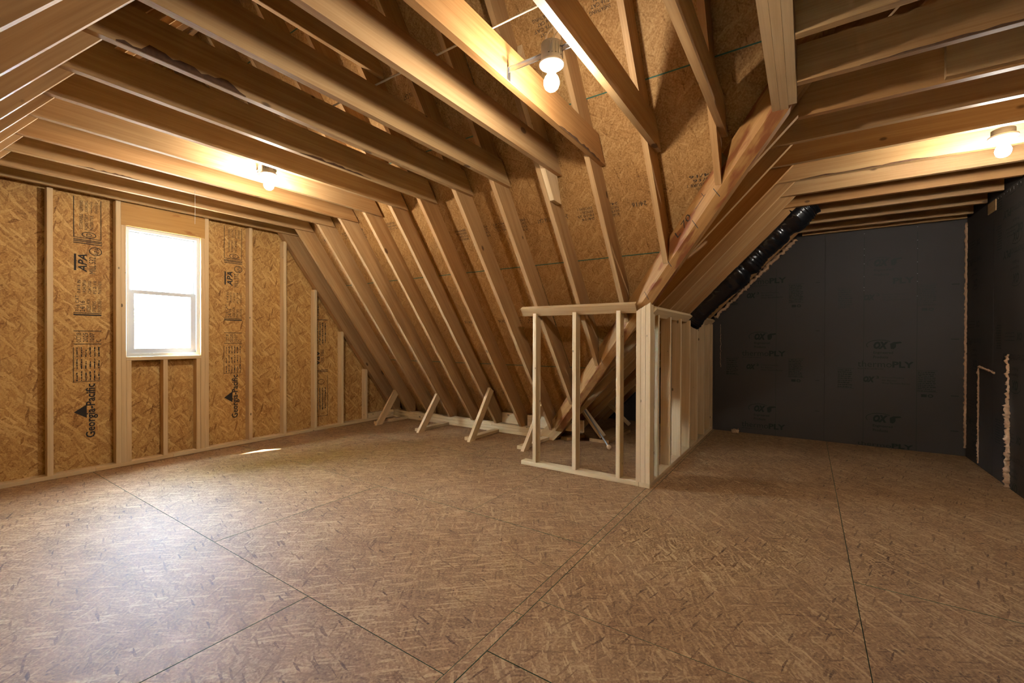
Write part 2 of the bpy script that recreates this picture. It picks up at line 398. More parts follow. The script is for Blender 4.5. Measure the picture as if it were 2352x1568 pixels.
for k in (1, 2): lumber('sole_plate', wl, (4.17, (YF+YB)/2, .019+.038*k), (4.80, (YF+YB)/2, .019+.038*k), .089, .038)
# mill prints on the gable boards, reading upwards
def mill_print(u0, z_bot, k, sheet):
    """column of black print; u0 = left edge x, letters run upwards (ex=+z), tops of letters face left"""
    I = Ink((u0+.205*k, YB, z_bot), (0, 0, 1), (-1, 0, 0))
    I.text(0, .040, .50*k, .085*k, 'Georgia-Pacific', .02)
    I.poly([(.185*k, .118*k), (.31*k, .118*k), (.247*k, .205*k)])
    I.rect(.52*k, .02, .004, .19*k); 
    I.rect(.52*k, .205*k, .32*k, .004)
    for i in range(3):
        for j in range(6):
            I.lines((.53+.11*i)*k, (.025+.03*j)*k, .09*k, .02*k, 1)
    I.rect(.865*k, .015, .006, .19*k); I.rect(.985*k, .015, .006, .19*k)
    for j, s in enumerate(('C', '10:07', '2025', 'OCT 08')): I.text(.885*k, (.02+.045*j)*k, (.025 if j == 0 else .085)*k, .032*k, s)
    I.rect(1.13*k, .015, .012, .19*k); I.rect(1.15*k, .015, .006, .19*k)
    for j, (s, w) in enumerate((('EXPOSURE 1', .12), ('SPACING', .10), ('SIZED FOR', .12), ('24/16', .10), ('7/16 CAT', .15))):
        I.text(1.165*k, (.015+.038*j)*k, w*k, (.036 if j == 3 else .026)*k, s)
    for j, s in enumerate(('THICKNESS', 'PS 2-18', 'CSA O325', '1R24/2F16', '0.418 IN')): I.text(1.335*k, (.015+.036*j)*k, .12*k, .022*k, s)
    I.text(1.52*k, .055*k, .155*k, .045*k, 'MILL 532'); I.text(1.53*k, .115*k, .165*k, .06*k, 'APA', .02, .2); I.rect(1.54*k, .187*k, .15*k, .014*k)
    I.text(1.695*k, .03*k, .07*k, .035*k, 'APA', .0); I.ring(1.73*k, .055*k, .04*k, .045*k, .006)
    for j in (0, .017, .03): I.rect((1.79+j)*k, .01, .007, .195*k)
    x1 = 2.13*k
    I.rect(1.84*k, .015, x1-1.84*k+.08, .005); I.rect(1.84*k, .200*k, x1-1.84*k+.08, .005); I.rect(1.84*k, .015, .005, .187*k)
    I.ring(1.875*k, .1*k, .028*k, .05*k, .006); I.ring(1.875*k, .1*k, .014*k, .02*k, .005)
    for j, s in enumerate(('INITIATIVE', 'FORESTRY', 'SUSTAINABLE')): I.text(1.92*k, (.07+.036*j)*k, .14*k, .024*k, s)
    for j, s in enumerate(('SFI-00012', 'www.forests.org', 'SOURCING', 'CERTIFIED')): I.text(2.085*k, (.04+.034*j)*k, .10*k, .02*k, s)
    I.build(sheet, 'ink')
mill_print(1.065, .302, .985, GP[(.287, 0)])
mill_print(2.285, .302, .985, GP[(2.081, 0)])
# upside-down print on the sheet beyond, reading downwards
I = Ink((3.372, YB, 2.05), (0, 0, -1), (1, 0, 0))
I.text(1.0, .02, .2, .06, 'APA', .02); I.text(.99, .10, .17, .04, 'MILL 532'); I.rect(1.26, .01, .008, .19); I.rect(1.28, .01, .008, .19)
I.text(.40, .02, .14, .05, '24/16'); I.rect(.58, .01, .008, .19); I.rect(1.33, .01, .55, .005); I.rect(1.33, .195, .55, .005); I.rect(1.88, .01, .005, .19)
I.ring(1.42, .1, .035, .05, .006)
for j in range(4): I.lines(1.5, .03+.04*j, .34, .03, 1)
for j in range(4): I.lines(.62, .03+.04*j, .30, .03, 1)
I.build(GP[(3.34, 0)], 'ink')

w1 = root('window_1', kind='structure')
fr = .03
boxes('window_frame', w1, [(WX0, WX0+fr, 5.385, 5.50, WZ0, WZ1), (WX1-fr, WX1, 5.385, 5.50, WZ0, WZ1), (WX0+fr, WX1-fr, 5.385, 5.50, WZ1-fr, WZ1), (WX0+fr, WX1-fr, 5.385, 5.50, WZ0, WZ0+fr)], 'vinyl')
def sash(z0, z1, y0, y1, b0, nm):
    a, c = WX0+fr, WX1-fr
    s = boxes(nm, w1, [(a, a+b0, y0, y1, z0, z1), (c-b0, c, y0, y1, z0, z1), (a+b0, c-b0, y0, y1, z0, z0+b0), (a+b0, c-b0, y0, y1, z1-b0*.8, z1)], 'vinyl')
    p = boxes('pane', w1, [(a+b0, c-b0, (y0+y1)/2-.003, (y0+y1)/2+.003, z0+b0, z1-b0*.8)], 'glass')
    if 0: boxes('muntin', w1, [((a+c)/2-.009, (a+c)/2+.009, (y0+y1)/2+.004, (y0+y1)/2+.012, z0+b0, z1-b0*.8)], 'vinyl')
sash(1.65, WZ1-fr, 5.45, 5.485, .028, 'upper_sash')
sash(WZ0+fr, 1.68, 5.41, 5.445, .045, 'lower_sash')

wq = root('wall_front', kind='structure')
for xa, xb, za, zb in ((-1.3, .9, 0, None), (.9, 2.12, 0, None), (2.12, 3.34, 0, None), (3.34, 4.95, 0, None)):
    prism('osb_panel', wq, 'y', -YO, -YB, cp(xa, xb, za, zb), (1, 0), 'osb_wall')
for a, b_ in stud_x+[(1.333, 1.371), (2.064, 2.102)]:
    xm = (a+b_)/2; zt = min(ZJ if xm < 2.8 else 9, mz(xm), mz(2*RIDGE-xm))
    lumber('stud', wq, (xm, -(YF+YB)/2, .038), (xm, -(YF+YB)/2, zt-.005), T, .089, (0, 1, 0))
lumber('sole_plate', wq, (-1.2, -(YF+YB)/2, .019), (4.6, -(YF+YB)/2, .019), .089, .038)
# ------------------------------------------------------------------ ceiling joists
ce = root('ceiling', kind='structure')
JO, KO = {}, {}
for i, y in enumerate(JF):
    poly = [(.2, ZJ), (3.3, ZJ), (3.3, ZJ+D8), (.2, ZJ+D8)]
    e = random.uniform(.03, .06)
    poly = clip(poly, P1, 1, Z0+P1*X0+MV-e); poly = clip(poly, -P1, 1, Z0+P1*X0-2*P1*RIDGE+MV-e)
    JO[i] = prism('joist', ce, 'y', y, y+T, poly, (1, 0), 'joist')
for j, xe in enumerate((2.97, 2.93, 2.83)):
    y = .168-.0395*(j+1)+.0005
    poly = [(.4, ZJ-.002*j), (xe, ZJ-.002*j), (xe, ZJ+.235), (.4, ZJ+.235)]
    poly = clip(poly, -P1, 1, Z0+P1*X0-2*P1*RIDGE+MV-.03); poly = clip(poly, P1, 1, Z0+P1*X0+MV-.03)
    prism('girder_ply', ce, 'y', y, y+T, poly, (1, 0), 'stud')
for k in range(10):
    y = -1.47-.41*k
    poly = [(.2, ZJ), (3.3, ZJ), (3.3, ZJ+D8), (.2, ZJ+D8)]
    poly = clip(poly, P1, 1, Z0+P1*X0+MV-.04); poly = clip(poly, -P1, 1, Z0+P1*X0-2*P1*RIDGE+MV-.04)
    prism('joist', ce, 'y', y, y+T, poly, (1, 0), 'joist')
KX = [.58, .99, 1.40, 1.81, 2.22, 2.63, 3.04, 3.40, 3.80, 4.21, 4.62, 5.03, 5.44, 5.85, 6.26]
for i, x in enumerate(KX):
    yl = .046 if x < 3.2 else 3
    poly = [(YR+.004, ZK), (yl, ZK), (yl, ZK+D8), (YR+.004, ZK+D8)]
    poly = clip(poly, WS, 1, 1.51+WS*1.04+WV-.04)
    KO[x] = prism('joist', ce, 'x', x-T, x, poly, (1, 0), 'joist')
def wane(joist, axis, c, z, a0, a1, hmax, seed):
    """ragged strip of bark left along the lower edge of a joist"""
    rr = random.Random(seed); n = 18; vs, fs = [], []
    for i in range(n+1):
        a = a0+(a1-a0)*i/n; h = hmax*(.25+.75*rr.random())*min(1, 4*min(i, n-i)/n+.15)
        for zz, off in ((z-.0006, .004), (z+.001, -.0008), (z+h, -.0008)):
            vs.append((a, c+off, zz) if axis == 'y' else (c+off, a, zz))
    for i in range(n):
        for k in (0, 1): fs.append((3*i+k, 3*i+3+k, 3*i+4+k, 3*i+1+k))
    link('bark_edge', mesh('bark_edge', vs, fs, 'wane'), joist)
wane(JO[10], 'y', JF[10], ZJ, 2.35, 2.98, .022, 1); wane(JO[7], 'y', JF[7], ZJ, .62, 1.15, .055, 2); wane(JO[2], 'y', JF[2], ZJ, .9, 1.3, .012, 3)
wane(KO[4.21], 'x', 4.21-T, ZK, -.95, .05, .016, 4); wane(JO[6], 'y', JF[6], ZJ, 1.7, 2.3, .02, 5); wane(KO[2.63], 'x', 2.63-T, ZK, -1.1, -.2, .014, 6)
lumber('joist_splice', ce, (3.04-1.5*T, -.56, ZK+D8/2+.012), (3.04-1.5*T, YR+.01, ZK+D8/2+.012), T, D8, mat='joist')
lumber('joist_ledger', ce, (XF-.02, .05, 2.478+.02), (XF-.02, YR+.01, 2.478+.02), .036, .038, mat='joist')
lumber('joist_ledger', ce, (XF-.02, -.55, 2.478+.06), (XF-.02, YR+.01, 2.478+.06), .036, .036, mat='joist')

# ------------------------------------------------------------------ roofs
def slope_sheet(name, parent, org, es, en, poly, lo, hi, mat=None, mats=None):
    """flat sheet: poly in (s,t), s along es (down the slope), t horizontal; lo..hi along the outward normal"""
    if len(poly) < 3: return None
    es, en = Vector(es), Vector(en); et = en.cross(es)   # es x et = en
    n = len(poly)
    ar = sum(poly[i-1][0]*poly[i][1]-poly[i][0]*poly[i-1][1] for i in range(n))
    if ar < 0: poly = poly[::-1]
    vs = [(a, b_, lo) for a, b_ in poly]+[(a, b_, hi) for a, b_ in poly]
    fs = [tuple(range(n-1, -1, -1)), tuple(range(n, 2*n))]+[(i, (i+1) % n, n+(i+1) % n, n+i) for i in range(n)]
    return link(name, mesh(name, vs, fs, mats or mat, ([0, 0]+[1]*n) if mats else None), parent, frame(org, es, et, en))
cs = 1/math.hypot(P1, 1); sn = P1*cs
es_b, en_b = Vector((cs, 0, -sn)), Vector((sn, 0, cs))
# back slope: s measured down the slope from (X0,Z0) projected on the sheathing plane; t along et
org_b = Vector((X0, 0, Z0))+en_b*D8
et_b = en_b.cross(es_b)          # = +y or -y
ty = et_b.y                      # sign
def back_poly(s0, s1, ya, yb):
    p = [(s0, ty*ya), (s1, ty*ya), (s1, ty*yb), (s0, ty*yb)]
    # keep y >= valley y at that s :  y > vsheath(s)
    # sheathing planes meet: z = oz - sn*s ; wing sheath y = 1.04-(z-WV-1.51)/WS
    # y = 1.04-(org_b.z-sn*s-WV-1.51)/WS -> y - (sn/WS)*s >= k0
    k0 = 1.04-(org_b.z-WV-1.51)/WS
    return clip(p, sn/WS, -ty*1.0, -k0)
s_of_z = lambda z: (org_b.z-z)/sn
s_top = s_of_z(Z0+P1*(X0-RIDGE)+MV)-.03
rb = root('roof_back', kind='structure')
o = slope_sheet('roof_felt', rb, org_b, es_b, en_b, back_poly(s_top, s_of_z(-.1), -1.45, 5.6), .0125, .0165, 'under')
slope_sheet('roof_felt', rb, org_b, es_b, en_b, [(s_top, ty*-1.40), (s_of_z(-.1), ty*-1.40), (s_of_z(-.1), ty*-5.6), (s_top, ty*-5.6)], .0125, .0165, 'under')
seams = [s_top, s_of_z(3.865), s_of_z(2.880), s_of_z(1.903), s_of_z(.910), s_of_z(-.08)]
for i, (a, b_) in enumerate(zip(seams, seams[1:])):
    cuts = [5.6, 4.55, 2.11, -.33, -1.45] if i % 2 else [5.6, 3.33, .89, -1.45]
    for ya, yb in zip(cuts[1:], cuts):
        slope_sheet('osb_panel', rb, org_b, es_b, en_b, back_poly(a+.002, b_-.002, ya+.0015, yb-.0015), 0, .0115, None, ['osb_roof', 'green'])
for a, b_ in zip(seams, seams[1:]):
    for ya, yb in ((-5.6, -3.9), (-3.9, -1.41)):
        slope_sheet('osb_panel', rb, org_b, es_b, en_b, [(a+.002, ty*ya), (b_-.002, ty*ya), (b_-.002, ty*(yb-.003)), (a+.002, ty*(yb-.003))], 0, .0115, None, ['osb_roof', 'green'])
for k in range(10):
    y = -1.47-.41*k+T
    poly = [(RIDGE+.019, mz(RIDGE+.019)), (4.68, mz(4.68)), (4.68, mz(4.68)+MV-.001), (RIDGE+.019, mz(RIDGE+.019)+MV-.001)]
    prism('rafter', rb, 'y', y, y+T, clip(poly, 0, -1, -.002), (1, -P1), 'rafter')
for i, y in enumerate(JF):
    y0 = y+T; y1 = y0+T
    if i == 0: y1 = y0+.075
    if i == 9: y0 += .04; y1 += .04
    poly = [(RIDGE+.019, mz(RIDGE+.019)), (5, mz(5)), (5, mz(5)+MV-.001), (RIDGE+.019, mz(RIDGE+.019)+MV-.001)]
    poly = clip(poly, 0, -1, -.115); poly = clip(poly, 1, 0, 4.76 if y > 2.4 else vx(y0)-.072)
    prism('rafter', rb, 'y', y0, y1, poly, (1, -P1), 'rafter')
# green sealed sheet edges showing along the seams
for i, sm in enumerate(seams[1:-1]):
    slope_sheet('edge_seal', rb, org_b, es_b, en_b, back_poly(sm-.004, sm+.004, -1.40, YB), -.0008, .0006, 'green')
# short splice beside the tenth rafter
poly = [(2.55, mz(2.55)), (3.02, mz(3.02)), (3.14, mz(3.14)+.16), (3.04, mz(3.04)+MV-.004), (2.55, mz(2.55)+MV-.004)]
prism('rafter_splice', rb, 'y', 1.60+T, 1.60+2*T, poly, (1, -P1), 'stud')
lumber('ridge_board', rb, (RIDGE, -5.33, Z0+P1*(X0-RIDGE)+.10), (RIDGE, 5.43, Z0+P1*(X0-RIDGE)+.10), T, .235, mat='rafter')
for yy in (2.916,): lumber('collar_tie', rb, (RIDGE-.70, yy+T/2, 3.44), (RIDGE+.70, yy+T/2, 3.44), T, .14, mat='rafter')
# valley beam (two veneer plies), vertical sides, running up the valley
vb = Vector((vx(2.50), 2.50, wz(2.50))); vt = Vector((X0-.12, vy(X0-.12), mz(X0-.12)))
vd = (vt-vb).normalized(); hd = Vector((vd.x, vd.y, 0)).normalized(); vn = Vector((-hd.y, hd.x, 0))
if vn.dot(Vector((-1, .5, 0))) < 0: vn = -vn
HB = .055
gm, gw = -P1*vn.x, WS*vn.y                 # rise of the two bevels away from the valley line
L = (vt-vb).dot(hd); rise = vt.z-vb.z; ang = math.atan2(rise, L); ca, sa = math.cos(ang), math.sin(ang)
e1 = hd*ca+Vector((0, 0, sa)); e2 = hd*(-sa)+Vector((0, 0, ca)); e3 = e1.cross(e2)
sg3 = 1 if e3.dot(vn) > 0 else -1
def beam_ply(nm, sec):
    """sec = outline in (offset along vn, height); ends cut plumb"""
    vs = []
    for q in (0, L):
        for o_, h_ in sec:
            p = hd*q+vn*o_+Vector((0, 0, h_+q*math.tan(ang))); vs.append((p.dot(e1), p.dot(e2), p.dot(e3)))
    n = len(sec)
    fs = [tuple(range(n)), tuple(range(2*n-1, n-1, -1))]+[(i, n+i, n+(i+1) % n, (i+1) % n) for i in range(n)]
    me = mesh(nm, vs, fs, 'lvl')
    import bmesh
    bm = bmesh.new(); bm.from_mesh(me); bmesh.ops.recalc_face_normals(bm, faces=bm.faces); bm.to_mesh(me); bm.free()
    return link(nm, me, rb, frame(vb, e1, e2, e3))
beam_ply('valley_beam_ply', [(.0005, 0), (HB, HB*gm), (HB, .25), (.0005, .25)])
beam_ply('valley_beam_ply', [(-.0005, 0), (-.0005, .25), (-HB, .25), (-HB, HB*gw)])
VB = (vb+vn*(HB-.0225), e1, e2, vn)
# pencilled marks on the valley beam
A, e1, e2, vn_ = VB
I = Ink(A+vn_*.0225, -e1, e2) if (-e1).cross(e2).dot(vn_) > 0 else Ink(A+vn_*.0225, e1, e2)
sgn = 1 if I.ex.dot(e1) > 0 else -1
I.text(sgn*3.02-.09, .11, .18, .055, 'L 70', -.004); I.rect(sgn*3.22-.05, .12, .12, .004); I.rect(sgn*3.27, .12, .004, .04)
for q in (1.5, 1.95, 2.4, 2.75, 3.1, 3.35): I.rect(sgn*q, .0, .005, .09)
for j in range(5): I.rect(sgn*.72+.014*j, .05+.008*j, .006, .09)
I.build(rb, 'ink')
# galvanised hanger at the foot of the girder
I = Ink(VB[0]+VB[3]*.0225, I.ex, VB[2], .002); I.rect(sgn*3.50-.04, .13, .08, .09); I.build(rb, 'steel', 'hanger_plate')
# blocking between rafter feet, above the plates
for y0, y1, xx in ((2.56+.0, 2.91, 4.70), (2.995, 3.30, 4.70), (2.16, 2.40, 4.72)):
    lumber('blocking', rb, (xx, y0, .19), (xx, y1, .19), T, .14, (0, 0, 1), 'stud')
# upside-down mill prints on the roof boards
def roof_print(z, ya, yb, seed, dense=1):
    rr = random.Random(seed); s = s_of_z(z)
    I = Ink(org_b+es_b*s-en_b*.0003, (0, 1, 0), es_b, .0015)
    if I.n.dot(en_b) > 0: I = Ink(org_b+es_b*s-en_b*.0003, (0, -1, 0), es_b, .0015)
    sg = I.ex.y; y = ya
    words = ['24/16', '7/16 CAT', 'EXPOSURE 1', 'SHEATHING', 'SIZED FOR SPACING', 'PS 2-18', 'MILL 412', 'THIS SIDE DOWN', '19-10 25']
    while y < yb:
        k = rr.choice((0, 1, 2)); w = rr.uniform(.10, .2)
        x = sg*y-(w if sg < 0 else 0)
        if k == 0: I.text(x, .0, w*.7, .035, rr.choice(words[:2]))
        else:
            for j in range(3 if k == 1 else 4): I.text(x, .03*j-.03, w*rr.uniform(.6, 1), .02, rr.choice(words))
        y += w+rr.uniform(.03, .10)
    I.build(rb, 'ink')
roof_print(2.25, 1.0, 2.75, 3); roof_print(1.42, 2.1, 3.5, 5); roof_print(.55, 3.1, 4.9, 8); roof_print(2.42, 3.6, 5.2, 11); roof_print(2.32, .35, .75, 13)
roof_print(3.30, 1.0, 1.5, 17); roof_print(3.25, 2.3, 3.2, 19)
I = Ink(org_b+es_b*s_of_z(3.18)-en_b*.0003, (0, -1, 0), -es_b, .0015)
if I.n.dot(en_b) > 0: I.ex = -I.ex; I.n = I.ex.cross(I.ey)
I.text((I.ex.y)*1.22-.07, .0, .16, .06, 'APA', .02, .2); I.build(rb, 'ink')

# front slope (over and behind the camera's left)
rf = root('roof_front', kind='structure')
es_f, en_f = Vector((-cs, 0, -sn)), Vector((-sn, 0, cs)); org_f = Vector((2*RIDGE-X0, 0, Z0))+en_f*D8
tf = en_f.cross(es_f).y
slope_sheet('roof_felt', rf, org_f, es_f, en_f, [(s_top, -5.6*tf), (s_of_z(-.1), -5.6*tf), (s_of_z(-.1), 5.6*tf), (s_top, 5.6*tf)], .0125, .0165, 'under')
for i, (a, b_) in enumerate(zip(seams, seams[1:])):
    cuts = [5.6, 4.3, 1.86, -.58, -3.02, -5.6] if i % 2 else [5.6, 3.1, .64, -1.8, -4.24, -5.6]
    for ya, yb in zip(cuts[1:], cuts):
        slope_sheet('osb_panel', rf, org_f, es_f, en_f, [(a+.002, ya*tf), (b_-.002, ya*tf), (b_-.002, yb*tf-.002*tf), (a+.002, yb*tf-.002*tf)], 0, .0115, None, ['osb_roof', 'green'])
for y in JF+[.02, -.39, -.80]+[-1.21-.41*k for k in range(11)]:
    f = lambda x: 2*RIDGE-x
    poly = [(f(RIDGE+.019), mz(RIDGE+.019)), (f(4.8), mz(4.8)), (f(4.8), mz(4.8)+MV-.001), (f(RIDGE+.019), mz(RIDGE+.019)+MV-.001)]
    poly = clip(poly, 0, -1, -.002)
    prism('rafter', rf, 'y', y+T, y+2*T, poly, (1, P1), 'rafter')

# wing roof
rw = root('roof_wing', kind='structure')
cw = 1/math.hypot(WS, 1); sw = WS*cw
es_w, en_w = Vector((0, cw, -sw)), Vector((0, sw, cw)); org_w = Vector((0, 1.04, 1.51))+en_w*D8
tw = en_w.cross(es_w).x
s_w = lambda z: (org_w.z-z)/sw
def wing_poly(sa, sb, xa, xb):
    p = [(sa, tw*xa), (sb, tw*xa), (sb, tw*xb), (sa, tw*xb)]
    # keep x >= X where main sheathing meets: Z0-P1*(x-X0)+MV = org_w.z-sw*s  ->  x = X0+(Z0+MV-org_w.z+sw*s)/P1
    return clip(p, sw/P1, -tw, -(X0+(Z0+MV-org_w.z)/P1))
slope_sheet('roof_felt', rw, org_w, es_w, en_w, wing_poly(s_w(4.30), s_w(-.1), 0, 6.6), .0125, .0165, 'under')
ws = [s_w(4.30), s_w(3.35), s_w(2.49), s_w(1.63), s_w(.77), s_w(-.09)]
for i, (a, b_) in enumerate(zip(ws, ws[1:])):
    cuts = [0, 2.1, 4.5, 6.6] if i % 2 else [0, 3.3, 5.7, 6.6]
    for xa, xb in zip(cuts, cuts[1:]):
        slope_sheet('osb_panel', rw, org_w, es_w, en_w, wing_poly(a+.002, b_-.002, xa+.002, xb), 0, .0115, None, ['osb_roof', 'green'])
for x in (2.26, 2.67, 3.08, 3.40, 3.80, 4.21, 4.62, 5.03, 5.44, 5.85, 6.26):
    lo = 3.0
    if x < 4.6: lo = vy(x+T)-.10
    poly = [(-1.36, wz(-1.36)), (3, wz(3)), (3, wz(3)+WV-.001), (-1.36, wz(-1.36)+WV-.001)]
    poly = clip(poly, 0, -1, -.003); poly = clip(poly, 1, 0, lo)
    prism('rafter', rw, 'x', x, x+T, poly, (1, -WS), 'rafter')

# ------------------------------------------------------------------ low stud walls in the middle
PX, PY = 3.574, 1.0515
wc = root('wall_center', kind='structure')
lumber('sole_plate', wc, (PX+.0445, PY+.095, .019), (PX+.0445, 2.293, .019), .089, .038)
for y in (2.146, 1.731, 1.321):
    lumber('stud', wc, (PX+.0445, y, .038), (PX+.0445, y, 1.455), T, .089, (1, 0, 0))
tn = Vector((cs, 0, -sn))
c0 = Vector((PX+.012, 0, mz(PX+.012)-.005))-en_b*.019+tn*.040
lumber('top_plate', wc, c0+Vector((0, 1.17, 0)), c0+Vector((0, 2.29, 0)), .089, .038, en_b, 'joist')
for k, (y, zt) in enumerate(((1.1485, 1.455), (1.1095, 1.478), (1.0705, 1.500))):
    prism('post_stud', wc, 'x', PX, PX+.089, [(y-.0185, .038), (y+.0185, .038), (y+.0185, zt-.012), (y-.0185, zt+.014)], (0, 1), 'stud')
wi = root('wall_center_return', kind='structure')
lumber('sole_plate', wi, (PX-.001, PY+.0445, .019), (5.1, PY+.0445, .019), .089, .038)
lumber('sole_plate', wi, (5.102, PY+.0445, .019), (XF-.003, PY+.0445, .019), .089, .038)
for x in (3.684, 3.829, 4.228, 4.633, 5.043, 5.445, 5.843, 6.226, 6.418):
    lumber('stud', wi, (x, PY+.0445, .038), (x, PY+.0445, 1.42), T, .089, (0, 1, 0))
c0 = Vector((0, PY+.004, wz(PY+.004)-.006))-en_w*.019+es_w*.040
lumber('top_plate', wi, c0+Vector((3.67, 0, 0)), c0+Vector((5.03, 0, 0)), .089, .038, en_w)
lumber('top_plate', wi, c0+Vector((5.44, 0, 0)), c0+Vector((XF-.003, 0, 0)), .089, .038, en_w)

# ------------------------------------------------------------------ dark sheathed walls
def brand_block(parent, o, ex, ey, ys, faint=(), rows=1):
    pass
def sheath_print(parent, P, ex, lift_o, zc, parts, mat='ink_green'):
    """P(a) -> point on the wall at horizontal print coordinate a, height 0; parts = which marks"""
    I = Ink(P(0), ex, (0, 0, 1)) if zc[1] > 0 else Ink(P(0), ex, (0, 0, -1))
    z = zc[0]
    if 'logo' in parts:
        I.text(.14, z+.225, .13, .085, 'OX', .07, .25)
        I.ring(.20, z+.27, .125, .06, .006, .25*math.pi, 1.15*math.pi)
        I.poly([(.29, z+.23), (.315, z+.225), (.335, z+.25), (.335, z+.285), (.385, z+.295), (.375, z+.31), (.315, z+.305), (.285, z+.285)])
        I.text(.14, z+.165, .17, .034, 'Engineered', .012); I.text(.14, z+.12, .13, .03, 'Products', .012)
    if 'thermo' in parts: I.text(.0, z+.02, .30, .07, 'thermo', -.006)
    if 'ply' in parts: I.text(.305, z+.02, .18, .068, 'PLY', .035)
    if 'thermo' in parts: I.lines(.0, z-.005, .30, .012, 1)
    if 'ox3' in parts:
        I.text(.05, z-.155, .105, .068, 'OX', .07, .25); I.text(.165, z-.11, .025, .03, '3', .02)
        for j, s in enumerate(('Structural Sheathing', 'Air Barrier', 'Water Resistive Barrier')): I.text(.215, z-.105-.03*j, (.19, .13, .24)[j], .018, s)
    if 'blocks' in parts:
        for a, w, n in ((-.19, .155, 9), (.51, .165, 11)):
            I.rect(a, z-.005, w, .003); I.rect(a, z-.235, w, .003)
            I.lines(a+.005, z-.23, w-.02, .22, n, .2)
        I.rect(.545, z-.29, .045, .03); I.ring(.62, z-.275, .022, .018, .009)
    I.build(parent, mat)
wb = root('wall_back', kind='structure')
def far_poly(ya, yb):
    p = [(ya, .0), (yb, .0), (yb, 2.472), (ya, 2.472)]
    return clip(p, WS, 1, 1.51+WS*1.04-.002)
def clip_poly_bottom(): pass
pn = []
for ya, yb in ((YR, -.181), (-.178, 1.04), (1.043, 2.5)):
    pn.append(prism('sheathing_panel', wb, 'x', XF, XF+.012, far_poly(ya, yb), (0, 1), 'ply'))
prism('sheathing_backing', wb, 'x', XF+.0125, XF+.02, clip([(YR-.1, -.1), (3, -.1), (3, 4.4), (YR-.1, 4.4)], WS, 1, 1.51+WS*1.04+WV), (0, 1), 'under')
Pb = lambda y: (lambda a: Vector((XF, y, 0)))
ex = (0, -1, 0)
for y0, zs in ((.70, ((.062, ('logo', 'thermo', 'ply')), (.985, ('logo', 'thermo', 'ply', 'ox3', 'blocks')))), (-.492, ((.055, ('logo',)), (.885, ('logo', 'thermo', 'ply', 'ox3', 'blocks'))))):
    for z, parts in zs: sheath_print(pn[1] if y0 > 0 else pn[0], Pb(y0), ex, 0, (z, 1), parts)
I = Ink((XF, -.492, 0), ex, (0, 0, 1)); I.text(.305, .006, .18, .05, 'PLY', .035); I.text(0, .006, .30, .04, 'thermo', -.006); I.build(pn[0], 'ink_green')
sheath_print(pn[1], Pb(.70), ex, 0, (1.905, 1), ('thermo', 'ply', 'ox3', 'blocks'), 'ink_green')
sheath_print(pn[0], Pb(-.492), ex, 0, (1.82, 1), ('logo', 'ply', 'ox3', 'blocks'), 'ink_faint')
vs, fs = [], []
for y in (-.545, -1.0, .32): boxm(vs, fs, XF-.0006, XF, y-.0012, y+.0012, .0, 2.4 if y < 0 else 2.1)
for z in (.35, .72, 1.32, 1.9): boxm(vs, fs, XF-.0006, XF, -.13, -.09, z, z+.006); boxm(vs, fs, XF-.0006, XF, -1.33, -1.27, z-.1, z-.093)
link('seam_marks', mesh('seam_marks', vs, fs, 'ink_green'), wb)
vs, fs = [], []
for y in (-.545, -1.0):
    for i in range(7):
        z = 2.40-.11*i+random.uniform(-.05, .05); boxm(vs, fs, XF-.0015, XF, y-.003, y+.003, z, z+.003)
link('staples', mesh('staples', vs, fs, 'steel'), wb)

wr = root('wall_right', kind='structure')
for xa, xb, z1 in ((5.655, XF, 2.472), (4.43, 5.652, 2.472), (3.30, 4.427, 2.472)):
    prism('sheathing_panel', wr, 'y', YR-.012, YR, [(xa, 0), (xb, 0), (xb, z1), (xa, z1)], (0, 1), 'ply')
prism('sheathing_backing', wr, 'y', YR-.02, YR-.0125, [(3.3, -.1), (6.6, -.1), (6.6, 4.6), (X0-(4.6-Z0-MV)/P1, 4.6), (3.3, mz(3.3)+MV)], (0, 1), 'under')
for xr, zs in ((5.17, (.30, 1.12, 1.98, 2.32)), (6.18, (.45, 1.25, 2.05))):
    for z in zs:
        I = Ink((xr+.0, YR, 0), (1, 0, 0), (0, 0, -1)); 
        I.o = Vector((xr, YR, z)); 
        J = Ink((xr, YR, z), (1, 0, 0), (0, 0, -1))
        J.text(-.20, .02, .28, .065, 'thermo', -.006); J.text(.09, .02, .17, .065, 'PLY', .035)
        J.text(-.08, .23, .13, .08, 'OX', .03, .25); J.text(-.08, .17, .17, .03, 'Engineered', .01); J.text(-.08, .125, .13, .028, 'Products', .01); J.ring(-.02, .275, .12, .06, .006, .25*math.pi, 1.15*math.pi)
        J.text(-.15, -.155, .105, .065, 'OX', .035, .25)
        for j in range(3): J.lines(.0, -.16+.03*j, .22, .02, 1)
        J.lines(.29, -.23, .13, .22, 10)
        J.build(wr, 'ink_green')
lumber('patch_block', wr, (5.595, YR+.004, 2.41), (5.79, YR+.004, 2.41), .008, .10, mat='joist')
vs, fs = [], []
for i in range(9):
    x = 5.55-.07*i; boxm(vs, fs, x, x+.006, YR, YR+.002, 2.44+random.uniform(-.02, .015), 2.456)
link('staples', mesh('staples', vs, fs, 'steel'), wr)

